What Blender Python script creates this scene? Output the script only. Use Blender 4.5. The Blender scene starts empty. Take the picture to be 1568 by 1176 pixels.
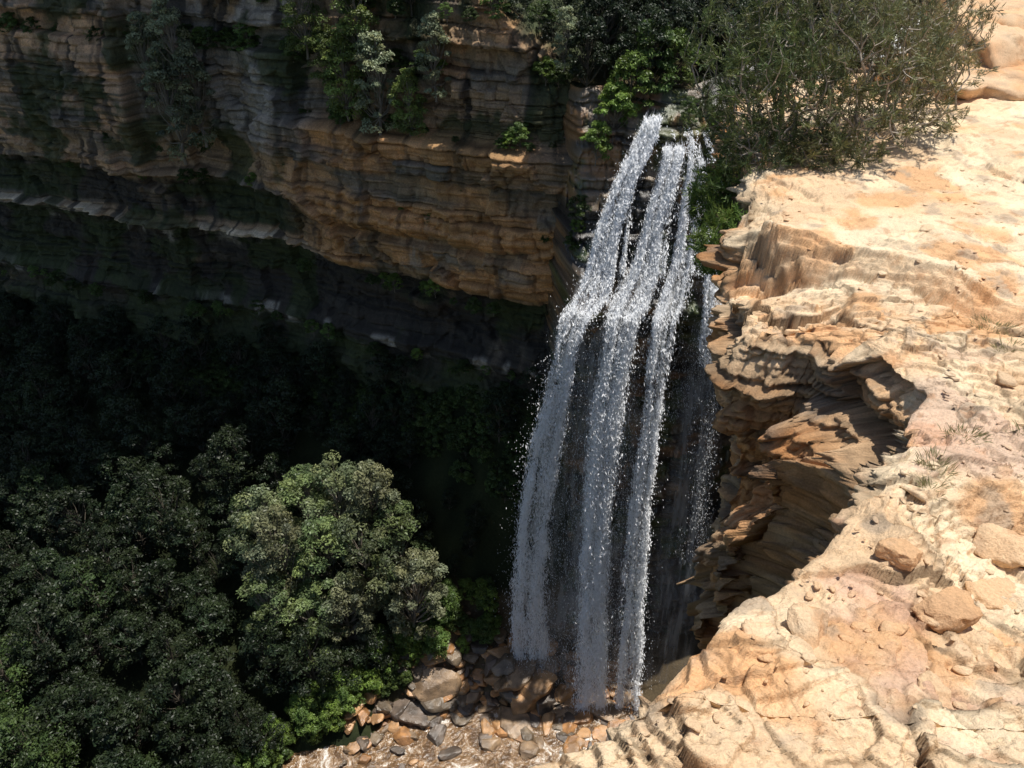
import bpy, math, random, numpy as np, time
from mathutils import Vector
T0=time.time()
rng=np.random.default_rng(7)
scene=bpy.context.scene
# ------------------------------------------------------------ noise helpers
def hsh(ix,iy,iz,seed=0):
    ix=np.asarray(ix).astype(np.int64); iy=np.asarray(iy).astype(np.int64); iz=np.asarray(iz).astype(np.int64)
    h=((ix*73856093)^(iy*19349663)^(iz*83492791)^(seed*2654435761))&0xffffffff
    h=((h^(h>>15))*0x2c1b3c6d)&0xffffffff
    h=((h^(h>>12))*0x297a2d39)&0xffffffff
    h=h^(h>>15)
    return h/4294967295.0
def vn(x,y,z,seed=0):
    x,y,z=np.broadcast_arrays(np.asarray(x,float),np.asarray(y,float),np.asarray(z,float))
    ix=np.floor(x);iy=np.floor(y);iz=np.floor(z)
    fx=x-ix;fy=y-iy;fz=z-iz
    fx=fx*fx*fx*(fx*(fx*6-15)+10);fy=fy*fy*fy*(fy*(fy*6-15)+10);fz=fz*fz*fz*(fz*(fz*6-15)+10)
    r=0
    for a in (0,1):
        wa=fx if a else 1-fx
        for b in (0,1):
            wb=fy if b else 1-fy
            for c in (0,1):
                wc=fz if c else 1-fz
                r=r+wa*wb*wc*hsh(ix+a,iy+b,iz+c,seed)
    return r*2-1
def fbm(x,y,z,o=4,seed=0,g=.5):
    r=0;a=1;t=0
    for i in range(o):
        r=r+a*vn(x*2**i+i*3.7,y*2**i+i*1.3,z*2**i-i*2.1,seed+i);t+=a;a*=g
    return r/t
def worley(x,y,seed):
    ix=np.floor(x);iy=np.floor(y);f1=np.full(x.shape,9.);f2=f1.copy();bx=np.zeros_like(f1);by=bx.copy();bi=bx.copy();bj=bx.copy()
    for a in (-1,0,1):
        for b in (-1,0,1):
            cx=ix+a;cy=iy+b
            qx=cx+hsh(cx,cy,cx*0,seed)-x;qy=cy+hsh(cx,cy,cx*0+1,seed)-y
            d=np.sqrt(qx*qx+qy*qy);m=d<f1
            f2=np.where(m,f1,np.minimum(f2,d));f1=np.where(m,d,f1)
            bx=np.where(m,qx,bx);by=np.where(m,qy,by);bi=np.where(m,cx,bi);bj=np.where(m,cy,bj)
    return bi,bj,f1,f2,bx,by
def plates(x,y,seed,amp=1,tilt=.5,crack=.3,warp=.25,cw=.07):
    wx=x+warp*vn(x*1.7,y*1.7,0,seed+1)+warp*.4*vn(x*5,y*5,0,seed+3);wy=y+warp*vn(x*1.7,y*1.7,5,seed+2)+warp*.4*vn(x*5,y*5,3,seed+4)
    i,j,f1,f2,dx,dy=worley(wx,wy,seed)
    h=(hsh(i,j,i*0+2,seed)-.5)*2*amp+tilt*(dx*(hsh(i,j,i*0+3,seed)-.5)+dy*(hsh(i,j,i*0+4,seed)-.5))*2
    e=np.exp(-((f2-f1)/cw)**2)
    return h-crack*e,e,hsh(i,j,i*0+5,seed)
def ss(x,a,b):
    t=np.clip((x-a)/(b-a),0,1);return t*t*(3-2*t)
def mix(a,b,t):
    t=np.asarray(t)[...,None];return a*(1-t)+b*t
# ------------------------------------------------------------ mesh helpers
def make_mesh(name,V,F,mats,smooth=True,col=None,mi=None):
    V=np.asarray(V,np.float32).reshape(-1,3);F=np.asarray(F,np.int32)
    me=bpy.data.meshes.new(name)
    k=F.shape[1]
    me.vertices.add(len(V));me.vertices.foreach_set('co',V.ravel())
    me.loops.add(F.size);me.loops.foreach_set('vertex_index',F.ravel())
    me.polygons.add(len(F));me.polygons.foreach_set('loop_start',np.arange(0,F.size,k,dtype=np.int32))
    if mi is not None: me.polygons.foreach_set('material_index',np.asarray(mi,np.int32))
    me.polygons.foreach_set('use_smooth',np.full(len(F),smooth,dtype=bool))
    if not isinstance(mats,(list,tuple)): mats=[mats]
    for m in mats: me.materials.append(m)
    if col is not None:
        c=np.ones((len(V),4),np.float32);c[:,:3]=np.clip(col.reshape(-1,3),0,1)
        at=me.attributes.new('Col','FLOAT_COLOR','POINT');at.data.foreach_set('color',c.ravel())
    me.update(calc_edges=True)
    return me
def obj(name,me,parent=None,loc=(0,0,0),rot=(0,0,0),sc=(1,1,1)):
    o=bpy.data.objects.new(name,me);scene.collection.objects.link(o)
    o.location=loc;o.rotation_euler=rot;o.scale=sc
    if parent: o.parent=parent
    return o
def gridF(n,m,flip=False):
    i=np.arange(n-1)[:,None]*m+np.arange(m-1)[None,:]
    f=np.stack([i,i+1,i+m+1,i+m],-1).reshape(-1,4)
    return f[:,::-1] if flip else f
class Geo:
    def __init__(s): s.V=[];s.F=[];s.M=[];s.C=[];s.n=0
    def add(s,V,F,m,C):
        V=np.asarray(V,float).reshape(-1,3);s.V.append(V);s.F.append(np.asarray(F)+s.n);s.M.append(np.full(len(F),m))
        C=np.asarray(C,float)
        if C.ndim==1: C=np.tile(C,(len(V),1))
        s.C.append(C);s.n+=len(V)
    def mesh(s,name,mats,smooth=True):
        return make_mesh(name,np.concatenate(s.V),np.concatenate(s.F),mats,smooth,np.concatenate(s.C),np.concatenate(s.M))
def tube(P,R,k=6):
    P=np.asarray(P,float);R=np.asarray(R,float);n=len(P)
    T=np.gradient(P,axis=0);T/=np.linalg.norm(T,axis=1)[:,None]+1e-9
    up=np.where(np.abs(T[:,2:3])>.9,np.array([[1.,0,0]]),np.array([[0,0,1.]]))
    A=np.cross(T,up);A/=np.linalg.norm(A,axis=1)[:,None]+1e-9;B=np.cross(T,A)
    a=np.arange(k)/k*2*np.pi
    V=P[:,None,:]+R[:,None,None]*(A[:,None,:]*np.cos(a)[None,:,None]+B[:,None,:]*np.sin(a)[None,:,None])
    i=np.arange(n-1)[:,None]*k+np.arange(k)[None,:];j=np.arange(n-1)[:,None]*k+(np.arange(k)[None,:]+1)%k
    F=np.stack([i,j,j+k,i+k],-1).reshape(-1,4)
    return V.reshape(-1,3),F
def unit(a): return a/(np.linalg.norm(a,axis=-1,keepdims=True)+1e-9)
def leaves(C,N,L,W,r):
    n=len(C);t=unit(np.cross(N,r.normal(size=(n,3))));b=np.cross(N,t)
    L=np.asarray(L).reshape(-1,1)*np.ones((n,1));W=np.asarray(W).reshape(-1,1)*np.ones((n,1))
    V=np.stack([C+t*L,C+b*W-t*L*.1,C-t*L,C-b*W-t*L*.1],1)
    return V.reshape(-1,3),np.arange(n*4).reshape(-1,4)
# ------------------------------------------------------------ materials
def newmat(name):
    m=bpy.data.materials.new(name);m.use_nodes=True
    nt=m.node_tree;return m,nt,nt.nodes['Principled BSDF'],nt.nodes['Material Output']
def N(nt,t,**k):
    n=nt.nodes.new(t)
    for a,b in k.items():
        if a in n.inputs.keys(): n.inputs[a].default_value=b
        else: setattr(n,a,b)
    return n
def rockmat(name,scale,bump,dist,rough=.85,vari=.35,spec=.3,fine=.35):
    m,nt,p,out=newmat(name);L=nt.links.new
    at=N(nt,'ShaderNodeAttribute',attribute_name='Col')
    tc=N(nt,'ShaderNodeTexCoord')
    n1=N(nt,'ShaderNodeTexNoise',Scale=scale,Detail=8.0,Roughness=.68)
    n2=N(nt,'ShaderNodeTexNoise',Scale=scale*6,Detail=4.0,Roughness=.75)
    L(tc.outputs['Object'],n1.inputs['Vector']);L(tc.outputs['Object'],n2.inputs['Vector'])
    mr=N(nt,'ShaderNodeMapRange');mr.inputs['From Min'].default_value=.3;mr.inputs['From Max'].default_value=.7
    mr.inputs['To Min'].default_value=1-vari;mr.inputs['To Max'].default_value=1+vari*.8
    L(n2.outputs['Fac'],mr.inputs['Value'])
    mu=N(nt,'ShaderNodeVectorMath',operation='SCALE');L(at.outputs['Color'],mu.inputs[0]);L(mr.outputs[0],mu.inputs['Scale'])
    L(mu.outputs[0],p.inputs['Base Color'])
    ad=N(nt,'ShaderNodeMath',operation='ADD');L(n1.outputs['Fac'],ad.inputs[0])
    m2=N(nt,'ShaderNodeMath',operation='MULTIPLY');m2.inputs[1].default_value=fine;L(n2.outputs['Fac'],m2.inputs[0]);L(m2.outputs[0],ad.inputs[1])
    b=N(nt,'ShaderNodeBump',Strength=bump,Distance=dist);L(ad.outputs[0],b.inputs['Height']);L(b.outputs[0],p.inputs['Normal'])
    p.inputs['Roughness'].default_value=rough;p.inputs['Specular IOR Level'].default_value=spec
    return m
m_ledge=rockmat('ledge_sandstone',10,.85,.035,.9,.22,.2,.6)
m_cliff=rockmat('cliff_sandstone',1.2,.6,.25,.75,.4,.35)
m_wet=rockmat('wet_rock',2.0,.5,.15,.3,.3,.6)
m_soil=rockmat('forest_soil',.8,.5,.3,.95,.3,.1)
def leafmat(name,trans=.35,var=.35,gloss=.45):
    m,nt,p,out=newmat(name);L=nt.links.new
    at=N(nt,'ShaderNodeAttribute',attribute_name='Col');oi=N(nt,'ShaderNodeObjectInfo')
    mr=N(nt,'ShaderNodeMapRange');mr.inputs['To Min'].default_value=1-var;mr.inputs['To Max'].default_value=1+var
    L(oi.outputs['Random'],mr.inputs['Value'])
    mu=N(nt,'ShaderNodeVectorMath',operation='SCALE');L(at.outputs['Color'],mu.inputs[0]);L(mr.outputs[0],mu.inputs['Scale'])
    L(mu.outputs[0],p.inputs['Base Color']);p.inputs['Roughness'].default_value=gloss;p.inputs['Specular IOR Level'].default_value=.35
    tr=N(nt,'ShaderNodeBsdfTranslucent');L(mu.outputs[0],tr.inputs['Color'])
    mx=N(nt,'ShaderNodeMixShader');mx.inputs[0].default_value=trans
    L(p.outputs[0],mx.inputs[1]);L(tr.outputs[0],mx.inputs[2]);L(mx.outputs[0],out.inputs['Surface'])
    return m
m_leaf=leafmat('leaf',.3,.3,.45)
m_needle=leafmat('needle_leaf',.3,.05,.5)
m_bark=rockmat('bark',4,.4,.05,.9,.3,.2)
def watermat(name,alpha_lo,alpha_hi,sx,sz):
    m,nt,p,out=newmat(name);L=nt.links.new
    uv=N(nt,'ShaderNodeAttribute',attribute_name='Col')
    sp=N(nt,'ShaderNodeSeparateColor');L(uv.outputs['Color'],sp.inputs[0])
    cb=N(nt,'ShaderNodeCombineXYZ')
    a=N(nt,'ShaderNodeMath',operation='MULTIPLY');a.inputs[1].default_value=sx;L(sp.outputs[0],a.inputs[0])
    b=N(nt,'ShaderNodeMath',operation='MULTIPLY');b.inputs[1].default_value=sz;L(sp.outputs[1],b.inputs[0])
    oi=N(nt,'ShaderNodeObjectInfo')
    c=N(nt,'ShaderNodeMath',operation='MULTIPLY');c.inputs[1].default_value=31;L(oi.outputs['Random'],c.inputs[0])
    L(a.outputs[0],cb.inputs[0]);L(b.outputs[0],cb.inputs[1]);L(c.outputs[0],cb.inputs[2])
    n=N(nt,'ShaderNodeTexNoise',Scale=1.0,Detail=4.0,Roughness=.6);L(cb.outputs[0],n.inputs['Vector'])
    mr=N(nt,'ShaderNodeMapRange');mr.inputs['From Min'].default_value=.38;mr.inputs['From Max'].default_value=.64
    mr.inputs['To Min'].default_value=alpha_lo;mr.inputs['To Max'].default_value=alpha_hi
    L(n.outputs['Fac'],mr.inputs['Value'])
    mm=N(nt,'ShaderNodeMath',operation='MULTIPLY');L(mr.outputs[0],mm.inputs[0]);L(sp.outputs[2],mm.inputs[1])
    p.inputs['Base Color'].default_value=(.95,.96,.97,1);p.inputs['Roughness'].default_value=.6
    tl=N(nt,'ShaderNodeBsdfTranslucent');tl.inputs['Color'].default_value=(.95,.96,.97,1)
    m1=N(nt,'ShaderNodeMixShader');m1.inputs[0].default_value=.5;L(p.outputs[0],m1.inputs[1]);L(tl.outputs[0],m1.inputs[2])
    tp=N(nt,'ShaderNodeBsdfTransparent')
    mx=N(nt,'ShaderNodeMixShader');L(mm.outputs[0],mx.inputs[0]);L(tp.outputs[0],mx.inputs[1]);L(m1.outputs[0],mx.inputs[2])
    L(mx.outputs[0],out.inputs['Surface']);return m
m_fall=watermat('falling_water',.0,.75,20,45)
m_veil=watermat('water_veil',.05,.42,16,18)
m,nt,p,out=newmat('water_drops');m_drop=m
p.inputs['Base Color'].default_value=(.95,.96,.97,1);p.inputs['Roughness'].default_value=.5
tl=N(nt,'ShaderNodeBsdfTranslucent');tl.inputs['Color'].default_value=(.95,.96,.97,1)
mx=N(nt,'ShaderNodeMixShader');mx.inputs[0].default_value=.35
nt.links.new(p.outputs[0],mx.inputs[1]);nt.links.new(tl.outputs[0],mx.inputs[2]);nt.links.new(mx.outputs[0],out.inputs['Surface'])
m_pool,nt,p,out=newmat('stream_water');L=nt.links.new
tc=N(nt,'ShaderNodeTexCoord')
n=N(nt,'ShaderNodeTexNoise',Scale=.5,Detail=9.0,Roughness=.78,Distortion=.8);L(tc.outputs['Object'],n.inputs['Vector'])
cr=N(nt,'ShaderNodeValToRGB');cr.color_ramp.elements[0].position=.45;cr.color_ramp.elements[0].color=(.10,.055,.025,1)
cr.color_ramp.elements[1].position=.64;cr.color_ramp.elements[1].color=(.8,.78,.72,1)
e=cr.color_ramp.elements.new(.54);e.color=(.28,.17,.085,1)
L(n.outputs['Fac'],cr.inputs[0]);L(cr.outputs[0],p.inputs['Base Color']);p.inputs['Roughness'].default_value=.15
n2=N(nt,'ShaderNodeTexNoise',Scale=3.0,Detail=5.0);L(tc.outputs['Object'],n2.inputs['Vector'])
b=N(nt,'ShaderNodeBump',Strength=.8,Distance=.2);L(n2.outputs['Fac'],b.inputs['Height']);L(b.outputs[0],p.inputs['Normal'])

# ------------------------------------------------------------ camera, sun, sky
cam=bpy.data.cameras.new('camera');cam.sensor_width=36;cam.lens=27.7;cam.clip_start=.05;cam.clip_end=4000
co=bpy.data.objects.new('camera',cam);scene.collection.objects.link(co);co.rotation_euler=(math.radians(55),0,0);scene.camera=co
EL=math.radians(75);AZ=math.radians(29)
sd=Vector((math.cos(AZ)*math.cos(EL),math.sin(AZ)*math.cos(EL),math.sin(EL)))
sl=bpy.data.lights.new('sun','SUN');sl.energy=5;sl.angle=math.radians(.5);sl.color=(1,.96,.89)
so=bpy.data.objects.new('sun',sl);scene.collection.objects.link(so);so.rotation_euler=sd.to_track_quat('Z','Y').to_euler()
w=bpy.data.worlds.new('World');scene.world=w;w.use_nodes=True
sk=w.node_tree.nodes.new('ShaderNodeTexSky');sk.sky_type='NISHITA';sk.sun_disc=False;sk.sun_elevation=EL;sk.sun_rotation=math.radians(61)
bg=w.node_tree.nodes['Background'];bg.inputs[1].default_value=.11;w.node_tree.links.new(sk.outputs[0],bg.inputs[0])
scene.view_settings.view_transform='Standard';scene.view_settings.look='None';scene.view_settings.exposure=0

# ------------------------------------------------------------ strata displacement
def strata(s,z,zmin,zmax,tmin,tmax,amp,blockw,seed,groove=.12,gd=.25):
    r=np.random.default_rng(seed);b=[zmin]
    while b[-1]<zmax: b.append(b[-1]+tmin+(tmax-tmin)*r.random()**1.8)
    b=np.array(b);n=len(b)
    off=r.normal(size=n)*amp;w=blockw*(.5+r.random(n));ph=r.random(n)*7
    i=np.clip(np.searchsorted(b,z)-1,0,n-2)
    js=s+vn(s*.7/blockw,z*.5/blockw,i,seed+3)*blockw*.35
    q=js/w[i]+ph[i];bi=np.floor(q)
    bo=(hsh(i,bi,i*0+3,seed)-.5)*2*amp*1.1
    d=off[i]+bo
    e=np.minimum(z-b[i],b[i+1]-z);g=np.exp(-(e/groove)**2)*(hsh(i,i*0,bi,seed+5)>.3)
    fq=q-bi;eb=np.minimum(fq,1-fq)*w[i];g2=np.exp(-(eb/(groove*.8))**2)*(hsh(i,bi,bi,seed+6)>.4)
    d=d-gd*g*(.4+.6*hsh(i,i*0,bi,seed+5))-gd*.6*g2
    return d,i,hsh(i,bi,i*0+9,seed),np.maximum(g,g2*.7)

# ------------------------------------------------------------ sandstone ledge (foreground)
rimY=np.array([-14,-5,-2,.0,.9,1.5,1.60,1.68,1.84,2.10,2.26,2.5,2.70,2.98,3.27,3.9,4.78,5.5,6.0,6.12,6.3,7.4,9.3,12,15,20,25,31,37,44,60])
rimX=np.array([-5,-2.5,-1.6,-1.0,-.6,-.19,.16,.43,.56,.82,.945,1.13,1.44,1.71,2.01,2.51,3.08,3.0,2.80,2.48,2.2,2.42,3.0,3.5,4.2,6.5,10,18,27,36,40])
def low(Y): return np.where(Y>1.3,-2.37-.22*Y,np.interp(Y,[-2,.8,1.3],[-1.68,-1.8,-2.656]))
def upp(Y): return np.interp(Y,[-10,7,10,14,20,30,44,60],[-3.4,-3.6,-3.78,-3.95,-5,-9,-15,-15.5])
def ledge_top(X,Y,full=False):
    X=np.asarray(X,float);Y=np.asarray(Y,float)
    ys=np.interp(X,[1.9,2.6,3.2,3.8,4.4,4.8,6,9,20],[8.6,8.35,7.9,7.3,6.6,6.0,5.0,3.9,3.])
    t=0;lid=0
    for k in range(6):
        pe,_,_=plates(X*(1.0+.3*k)+k*5,Y*(1.0+.3*k),35+k*6,1,.8,0,.15)
        pe=.5*pe+.6*vn(X*(.9+.25*k)+k*5,Y*(.9+.25*k),k,35+k)
        yk=ys+.085*k+(.10+.03*(k%3))*pe
        s_=ss(Y,yk-.02,yk+.02);t=t+s_/6;lid=lid+(s_>.5)
    lo=low(Y);lo=np.where(Y>7.5,np.minimum(lo,-4.02),lo)
    tip=ss(-X,-3.5,-2.9)*ss(Y,6.0,6.6)
    lo=lo-.08*tip+.06*ss(Y,ys-.9,ys-.7)*(1-tip)
    z=lo*(1-t)+upp(Y)*t
    z=z+np.clip(X-5,0,30)*.08*ss(Y,8,13)+np.clip(X-9,0,30)*.25*ss(Y,8,13)
    z=z+fbm(X*.35,Y*.35,0,2,40)*.12
    rg=.35+.65*ss(fbm(X*.8,Y*.8,3,3,42),-.25,.2);rg=rg*(1-.5*t)+.4*tip
    big,e1,id1=plates(X*1.15+.3*Y,Y*1.15,44,1,.9,.25,.14,.04)
    h=fbm(X*1.1,Y*1.1,2,4,41)*.42;st=.055;q=h/st;qf=np.floor(q);terr=(qf+ss(q-qf,.90,1.0))*st
    z=z+terr*.65*rg+big*.045*rg+big*.07*tip
    med,e2,id2=plates(X*3.4,Y*2.8+.5*X,45,1,1.1,.5,.2,.05)
    z=z+med*.021*rg+med*.02*tip
    sm,e3,id3=plates(X*8.5,Y*8.5,46,1,1.1,.4,.22,.07)
    z=z+sm*.0085*(.25+rg)
    sm4,e4,id4=plates(X*21,Y*21,48,1,1.4,.2,.25,.08)
    z=z+sm4*.0038*(.2+rg)*ss(-Y,-7,-4)
    z=z+fbm(X*14,Y*14,0,4,61)*.009+fbm(X*2.5,Y*2.5,0,3,62)*.02
    if full: return z,np.maximum(e1*.55,np.maximum(e2*.4,e3*.15))*rg,id1,id2,lid
    return z
fy=np.linspace(-14,60,40000);fx=np.interp(fy,rimY,rimX)
k=np.ones(61)/61;fxs=np.convolve(np.pad(fx,30,mode='edge'),k,'valid')
dist=np.sqrt(fxs**2+fy**2+9);arc=np.hypot(np.gradient(fxs),np.gradient(fy))
dens=np.cumsum(arc/dist**1.15*np.where((fy<.8)|(fy>20),.35,1)*np.where((fy>4.2)&(fy<8.8),1.7,1));dens/=dens[-1]
NS=1300
sy=np.interp(np.linspace(0,1,NS),dens,fy);sx=np.interp(sy,fy,fxs);sarc=np.interp(sy,fy,np.cumsum(arc))
tx=np.interp(sy,fy,np.convolve(np.pad(np.gradient(fxs),150,mode='edge'),np.ones(301)/301,'valid'));ty=np.full(NS,fy[1]-fy[0])
l=np.hypot(tx,ty);nx,ny=-ty/l,tx/l
pj,_,_=plates(sarc*2.6,sarc*0+.5,72,1,1,0,0)
jag=fbm(sarc*1.7,0,0,4,71)*.12*np.interp(sy,[0,3,8,30],[.6,.7,1.2,4])+pj*.06
rx=sx+nx*jag;ry=sy+ny*jag*.15
NW=580
W=np.interp(sy,[0,3,8,15,60],[4.5,5,10,18,30])
ww=(np.linspace(0,1,NW)**1.45)[None,:]*W[:,None]
TX=rx[:,None]+ww;TY=ry[:,None]+0*ww
TZ,CR,ID1,ID2,LID=ledge_top(TX,TY,True)
TZ-= .03*np.exp(-ww/.03)+.07*np.exp(-ww/.3)*(.5+.5*vn(sarc*2,0,0,5))[:,None]
cat=lambda a,d:np.concatenate([a,a[:,-1:]+d],1)
TX=cat(TX,50);TY=cat(TY,0);TZ=cat(TZ,3);CR=cat(CR,0);ID1=cat(ID1,0);ID2=cat(ID2,0);LID=cat(LID,0)
dd=np.concatenate([np.linspace(0,1,341)[1:]**1.05*6.5,np.linspace(8,72,24)]);NF=len(dd)
prof_n=np.interp(dd,[0,.15,.6,1.5,4,12,72],[0,.02,-.05,-.3,-1.2,-5,-12])
prof_p=np.interp(dd,[0,.15,.35,.6,.9,1.4,2,2.4,2.9,4,6,12,72],[0,.05,.12,.05,-.08,-.28,-.34,-.28,-.5,-.7,-1.2,-4,-12])
prof_h=np.interp(dd,[0,.10,.22,.34,.46,.60,.68,.85,1.0,1.1,1.3,1.5,1.7,2.2,3,4,6,12,72],[0,.10,.18,.14,.06,.12,.46,.60,.70,.66,.74,.92,1.0,1.06,1.1,.9,.3,-3.5,-12])
wp=ss(sy,4.0,4.8)*(1-ss(sy,14,20));wh=ss(sy,4.1,4.8)*(1-ss(sy,5.6,6.15))
pr=prof_n[None,:]*(1-wp[:,None])+(prof_p[None,:]*(1-wh[:,None])+prof_h[None,:]*wh[:,None])*wp[:,None]
pr=pr-jag[:,None]*(1-np.exp(-dd/.25))[None,:]
z0s=np.convolve(np.pad(TZ[:,0],8,mode='edge'),np.ones(17)/17,'valid')
FZ=TZ[:,0][:,None]*np.exp(-dd/.2)[None,:]+z0s[:,None]*(1-np.exp(-dd/.2))[None,:]-dd[None,:]
S2=np.broadcast_to(sarc[:,None],FZ.shape).copy()
bx=rx[:,None]+nx[:,None]*pr;by=ry[:,None]+ny[:,None]*pr
warp=FZ+.10*fbm(S2*.6,FZ*.3,0,2,81)+.06*S2
sdp,li,lr,gr=strata(S2,warp,-90,8,.12,.6,.09,.8,83,.016,.08)
sd2_,li2,lr2,gr2=strata(S2,warp+.1,-90,8,.04,.16,.026,.4,84,.010,.035)
fade=ss(dd,0,.06)[None,:]
big=ss(sy,10,30)[:,None]
p1,e1,i1=plates(S2*1.3+FZ*.4,FZ*1.1,85,1,1.6,.3,.18,.05)
p2,e2,i2=plates(S2*3.2,FZ*3.4+S2,86,1,1.6,.4,.22,.06)
p3,e3,i3=plates(S2*9,FZ*10,88,1,1.6,.4,.25,.07)
ns=fbm(bx*1.1,by*1.1,FZ*1.0,3,87)*.18
rid=-np.abs(vn(S2*2.2+vn(S2,FZ,0,90)*.8,FZ*.6,0,91))*.05
dsp=(sdp+sd2_+ns+rid+p1*.14+p2*.055+p3*.016+fbm(S2*9,FZ*9,0,3,92)*.012)*fade*(1+3*big)
FX=bx+nx[:,None]*dsp;FY=by+ny[:,None]*dsp
AX=np.concatenate([TX[:,::-1],FX],1);AY=np.concatenate([TY[:,::-1],FY],1);AZ_=np.concatenate([TZ[:,::-1],FZ],1)
V=np.stack([AX,AY,AZ_],-1)
pale=np.array([.86,.61,.375]);cream=np.array([.93,.74,.50]);orange=np.array([.78,.42,.19]);pink=np.array([.66,.43,.33]);grey=np.array([.50,.39,.28])
def ledge_col(X,Y,Z,face,id1=None):
    c=mix(pale,cream,ss(fbm(X*1.1,Y*1.1,Z,4,101),-.3,.3))
    t=fbm(X*1.5,Y*1.5,Z*3,5,103)
    if id1 is not None: t=t+(id1-.5)*.35
    c=mix(c,orange,.75*ss(t,.03,.33))
    t=fbm(X*1.3+5,Y*1.3,Z*2,6,105)
    if id1 is not None: t=t+(id1-.5)*.3
    c=mix(c,pink,.6*ss(t,.18,.4)*(1-ss(Y,4,7)*.85))
    c=mix(c,grey,.7*ss(fbm(X*4,Y*4,Z*3,5,107),.24,.5))
    c=mix(c,np.array([.50,.25,.12]),.5*ss(fbm(X*9,Y*9,Z*9,4,108),.24,.5))
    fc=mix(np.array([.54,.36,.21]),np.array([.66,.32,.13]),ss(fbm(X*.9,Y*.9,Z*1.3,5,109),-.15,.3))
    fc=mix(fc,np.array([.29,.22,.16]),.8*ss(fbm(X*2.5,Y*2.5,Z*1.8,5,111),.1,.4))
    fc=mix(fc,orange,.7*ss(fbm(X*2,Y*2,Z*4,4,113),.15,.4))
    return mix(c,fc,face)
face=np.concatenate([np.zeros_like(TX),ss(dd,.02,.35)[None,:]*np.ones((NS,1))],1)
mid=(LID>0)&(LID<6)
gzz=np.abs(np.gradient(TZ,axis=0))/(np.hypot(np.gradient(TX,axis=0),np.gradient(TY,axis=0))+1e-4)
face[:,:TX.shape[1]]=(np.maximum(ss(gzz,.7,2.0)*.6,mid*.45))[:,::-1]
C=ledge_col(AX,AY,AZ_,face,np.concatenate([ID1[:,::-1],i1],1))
C=C*(.88+.22*np.concatenate([ID2[:,::-1],i2],1))[...,None]
lay=np.concatenate([np.ones_like(TX),.78+.38*lr2],1);C=C*lay[...,None]
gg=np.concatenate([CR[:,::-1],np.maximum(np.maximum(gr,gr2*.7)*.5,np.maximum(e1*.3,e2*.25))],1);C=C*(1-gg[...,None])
n0,n1=AX.shape
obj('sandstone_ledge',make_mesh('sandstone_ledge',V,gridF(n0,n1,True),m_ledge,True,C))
print('ledge',time.time()-T0)

# ------------------------------------------------------------ rocks
import bmesh
def ico(n):
    bm=bmesh.new();bmesh.ops.create_icosphere(bm,subdivisions=n,radius=1)
    v=np.array([x.co[:] for x in bm.verts]);f=np.array([[q.index for q in x.verts] for x in bm.faces]);bm.free()
    return unit(v),f
ICO={n:ico(n) for n in (2,3,4,5)}
def rock(seed,size,lvl=4,k=11,rough=.04,p=40):
    d,f=ICO[lvl];r=np.random.default_rng(seed)
    n=unit(r.normal(size=(k,3)));dk=.5+.5*r.random(k)
    n=np.vstack([n,[[0,0,1],[0,0,-1]]]);n[-2]+=r.normal(size=3)*.12;n=unit(n);dk=np.append(dk,[.55,.6])
    q=np.maximum(d@n.T,0)/dk
    rad=(np.sum(q**p,1))**(-1/p)
    rad=np.minimum(rad,1.3)
    v=d*rad[:,None]
    v=v*(1+rough*fbm(v[:,0]*3+seed,v[:,1]*3,v[:,2]*3,4,seed)[:,None]*1.6)
    v=v*np.asarray(size,float)
    a=r.random()*6.28;ca,sa=math.cos(a),math.sin(a)
    v=np.stack([v[:,0]*ca-v[:,1]*sa,v[:,0]*sa+v[:,1]*ca,v[:,2]],1)
    return v,f
def lt(x,y): return float(ledge_top(np.array([x]),np.array([y]))[0])
for i,(x,y,s) in enumerate([(1.30,2.2,(.14,.09,.05)),(2.05,2.45,(.15,.10,.09)),(1.93,2.7,(.10,.08,.06)),(2.72,3.05,(.17,.12,.12)),(2.5,2.7,(.12,.1,.04)),
        (1.75,1.9,(.1,.06,.02)),(8.6,15.2,(1.5,1.2,.5)),(9.6,15.9,(1.9,1.4,.7)),(8.0,14.2,(.8,.6,.3)),(10.6,14.2,(1.5,1.2,1.0)),(10.2,17.5,(2.4,1.7,1.5)),(8.9,15.4,(1.2,.9,1.0)),(7.4,15.6,(.7,.5,.35))]):
    v,f=rock(200+i,s,5,7,.07,60)
    v=v+.016*fbm(v[:,0]*18,v[:,1]*18,v[:,2]*30,4,i)[:,None]*min(1.5,s[0]*5)
    v=v+np.array([x,y,lt(x,y)+s[2]*.3])
    c=ledge_col(v[:,0],v[:,1],v[:,2]*1.5,.35*np.ones(len(v)))
    obj('sandstone_rock',make_mesh('sandstone_rock',v,f,m_ledge,True,c))
g=Geo();sx_,sy_,ssz=[],[],[]
for i in range(1300):
    y=1.6+9*rng.random()**1.6;x=float(np.interp(y,rimY,rimX))+.12+(.6*y)*rng.random()
    if vn(x*1.3,y*1.3,0,77)<-.05 and i%4: continue
    s=.003+.018*rng.random()**3+.0013*y
    if i%24==0: s*=2.1
    sx_.append(x);sy_.append(y);ssz.append(s)
zs=ledge_top(np.array(sx_),np.array(sy_))
for i,(x,y,s,z) in enumerate(zip(sx_,sy_,ssz,zs)):
    v,f=rock(1000+i,(s*(1.1+.7*rng.random()),s,s*.55),2 if s<.018 else 3,7,.05,60)
    v=v+np.array([x,y,z+s*.12]);g.add(v,f,0,ledge_col(v[:,0],v[:,1],v[:,2],.25*np.ones(len(v))))
obj('loose_stones',g.mesh('loose_stones',[m_ledge]))

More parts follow.
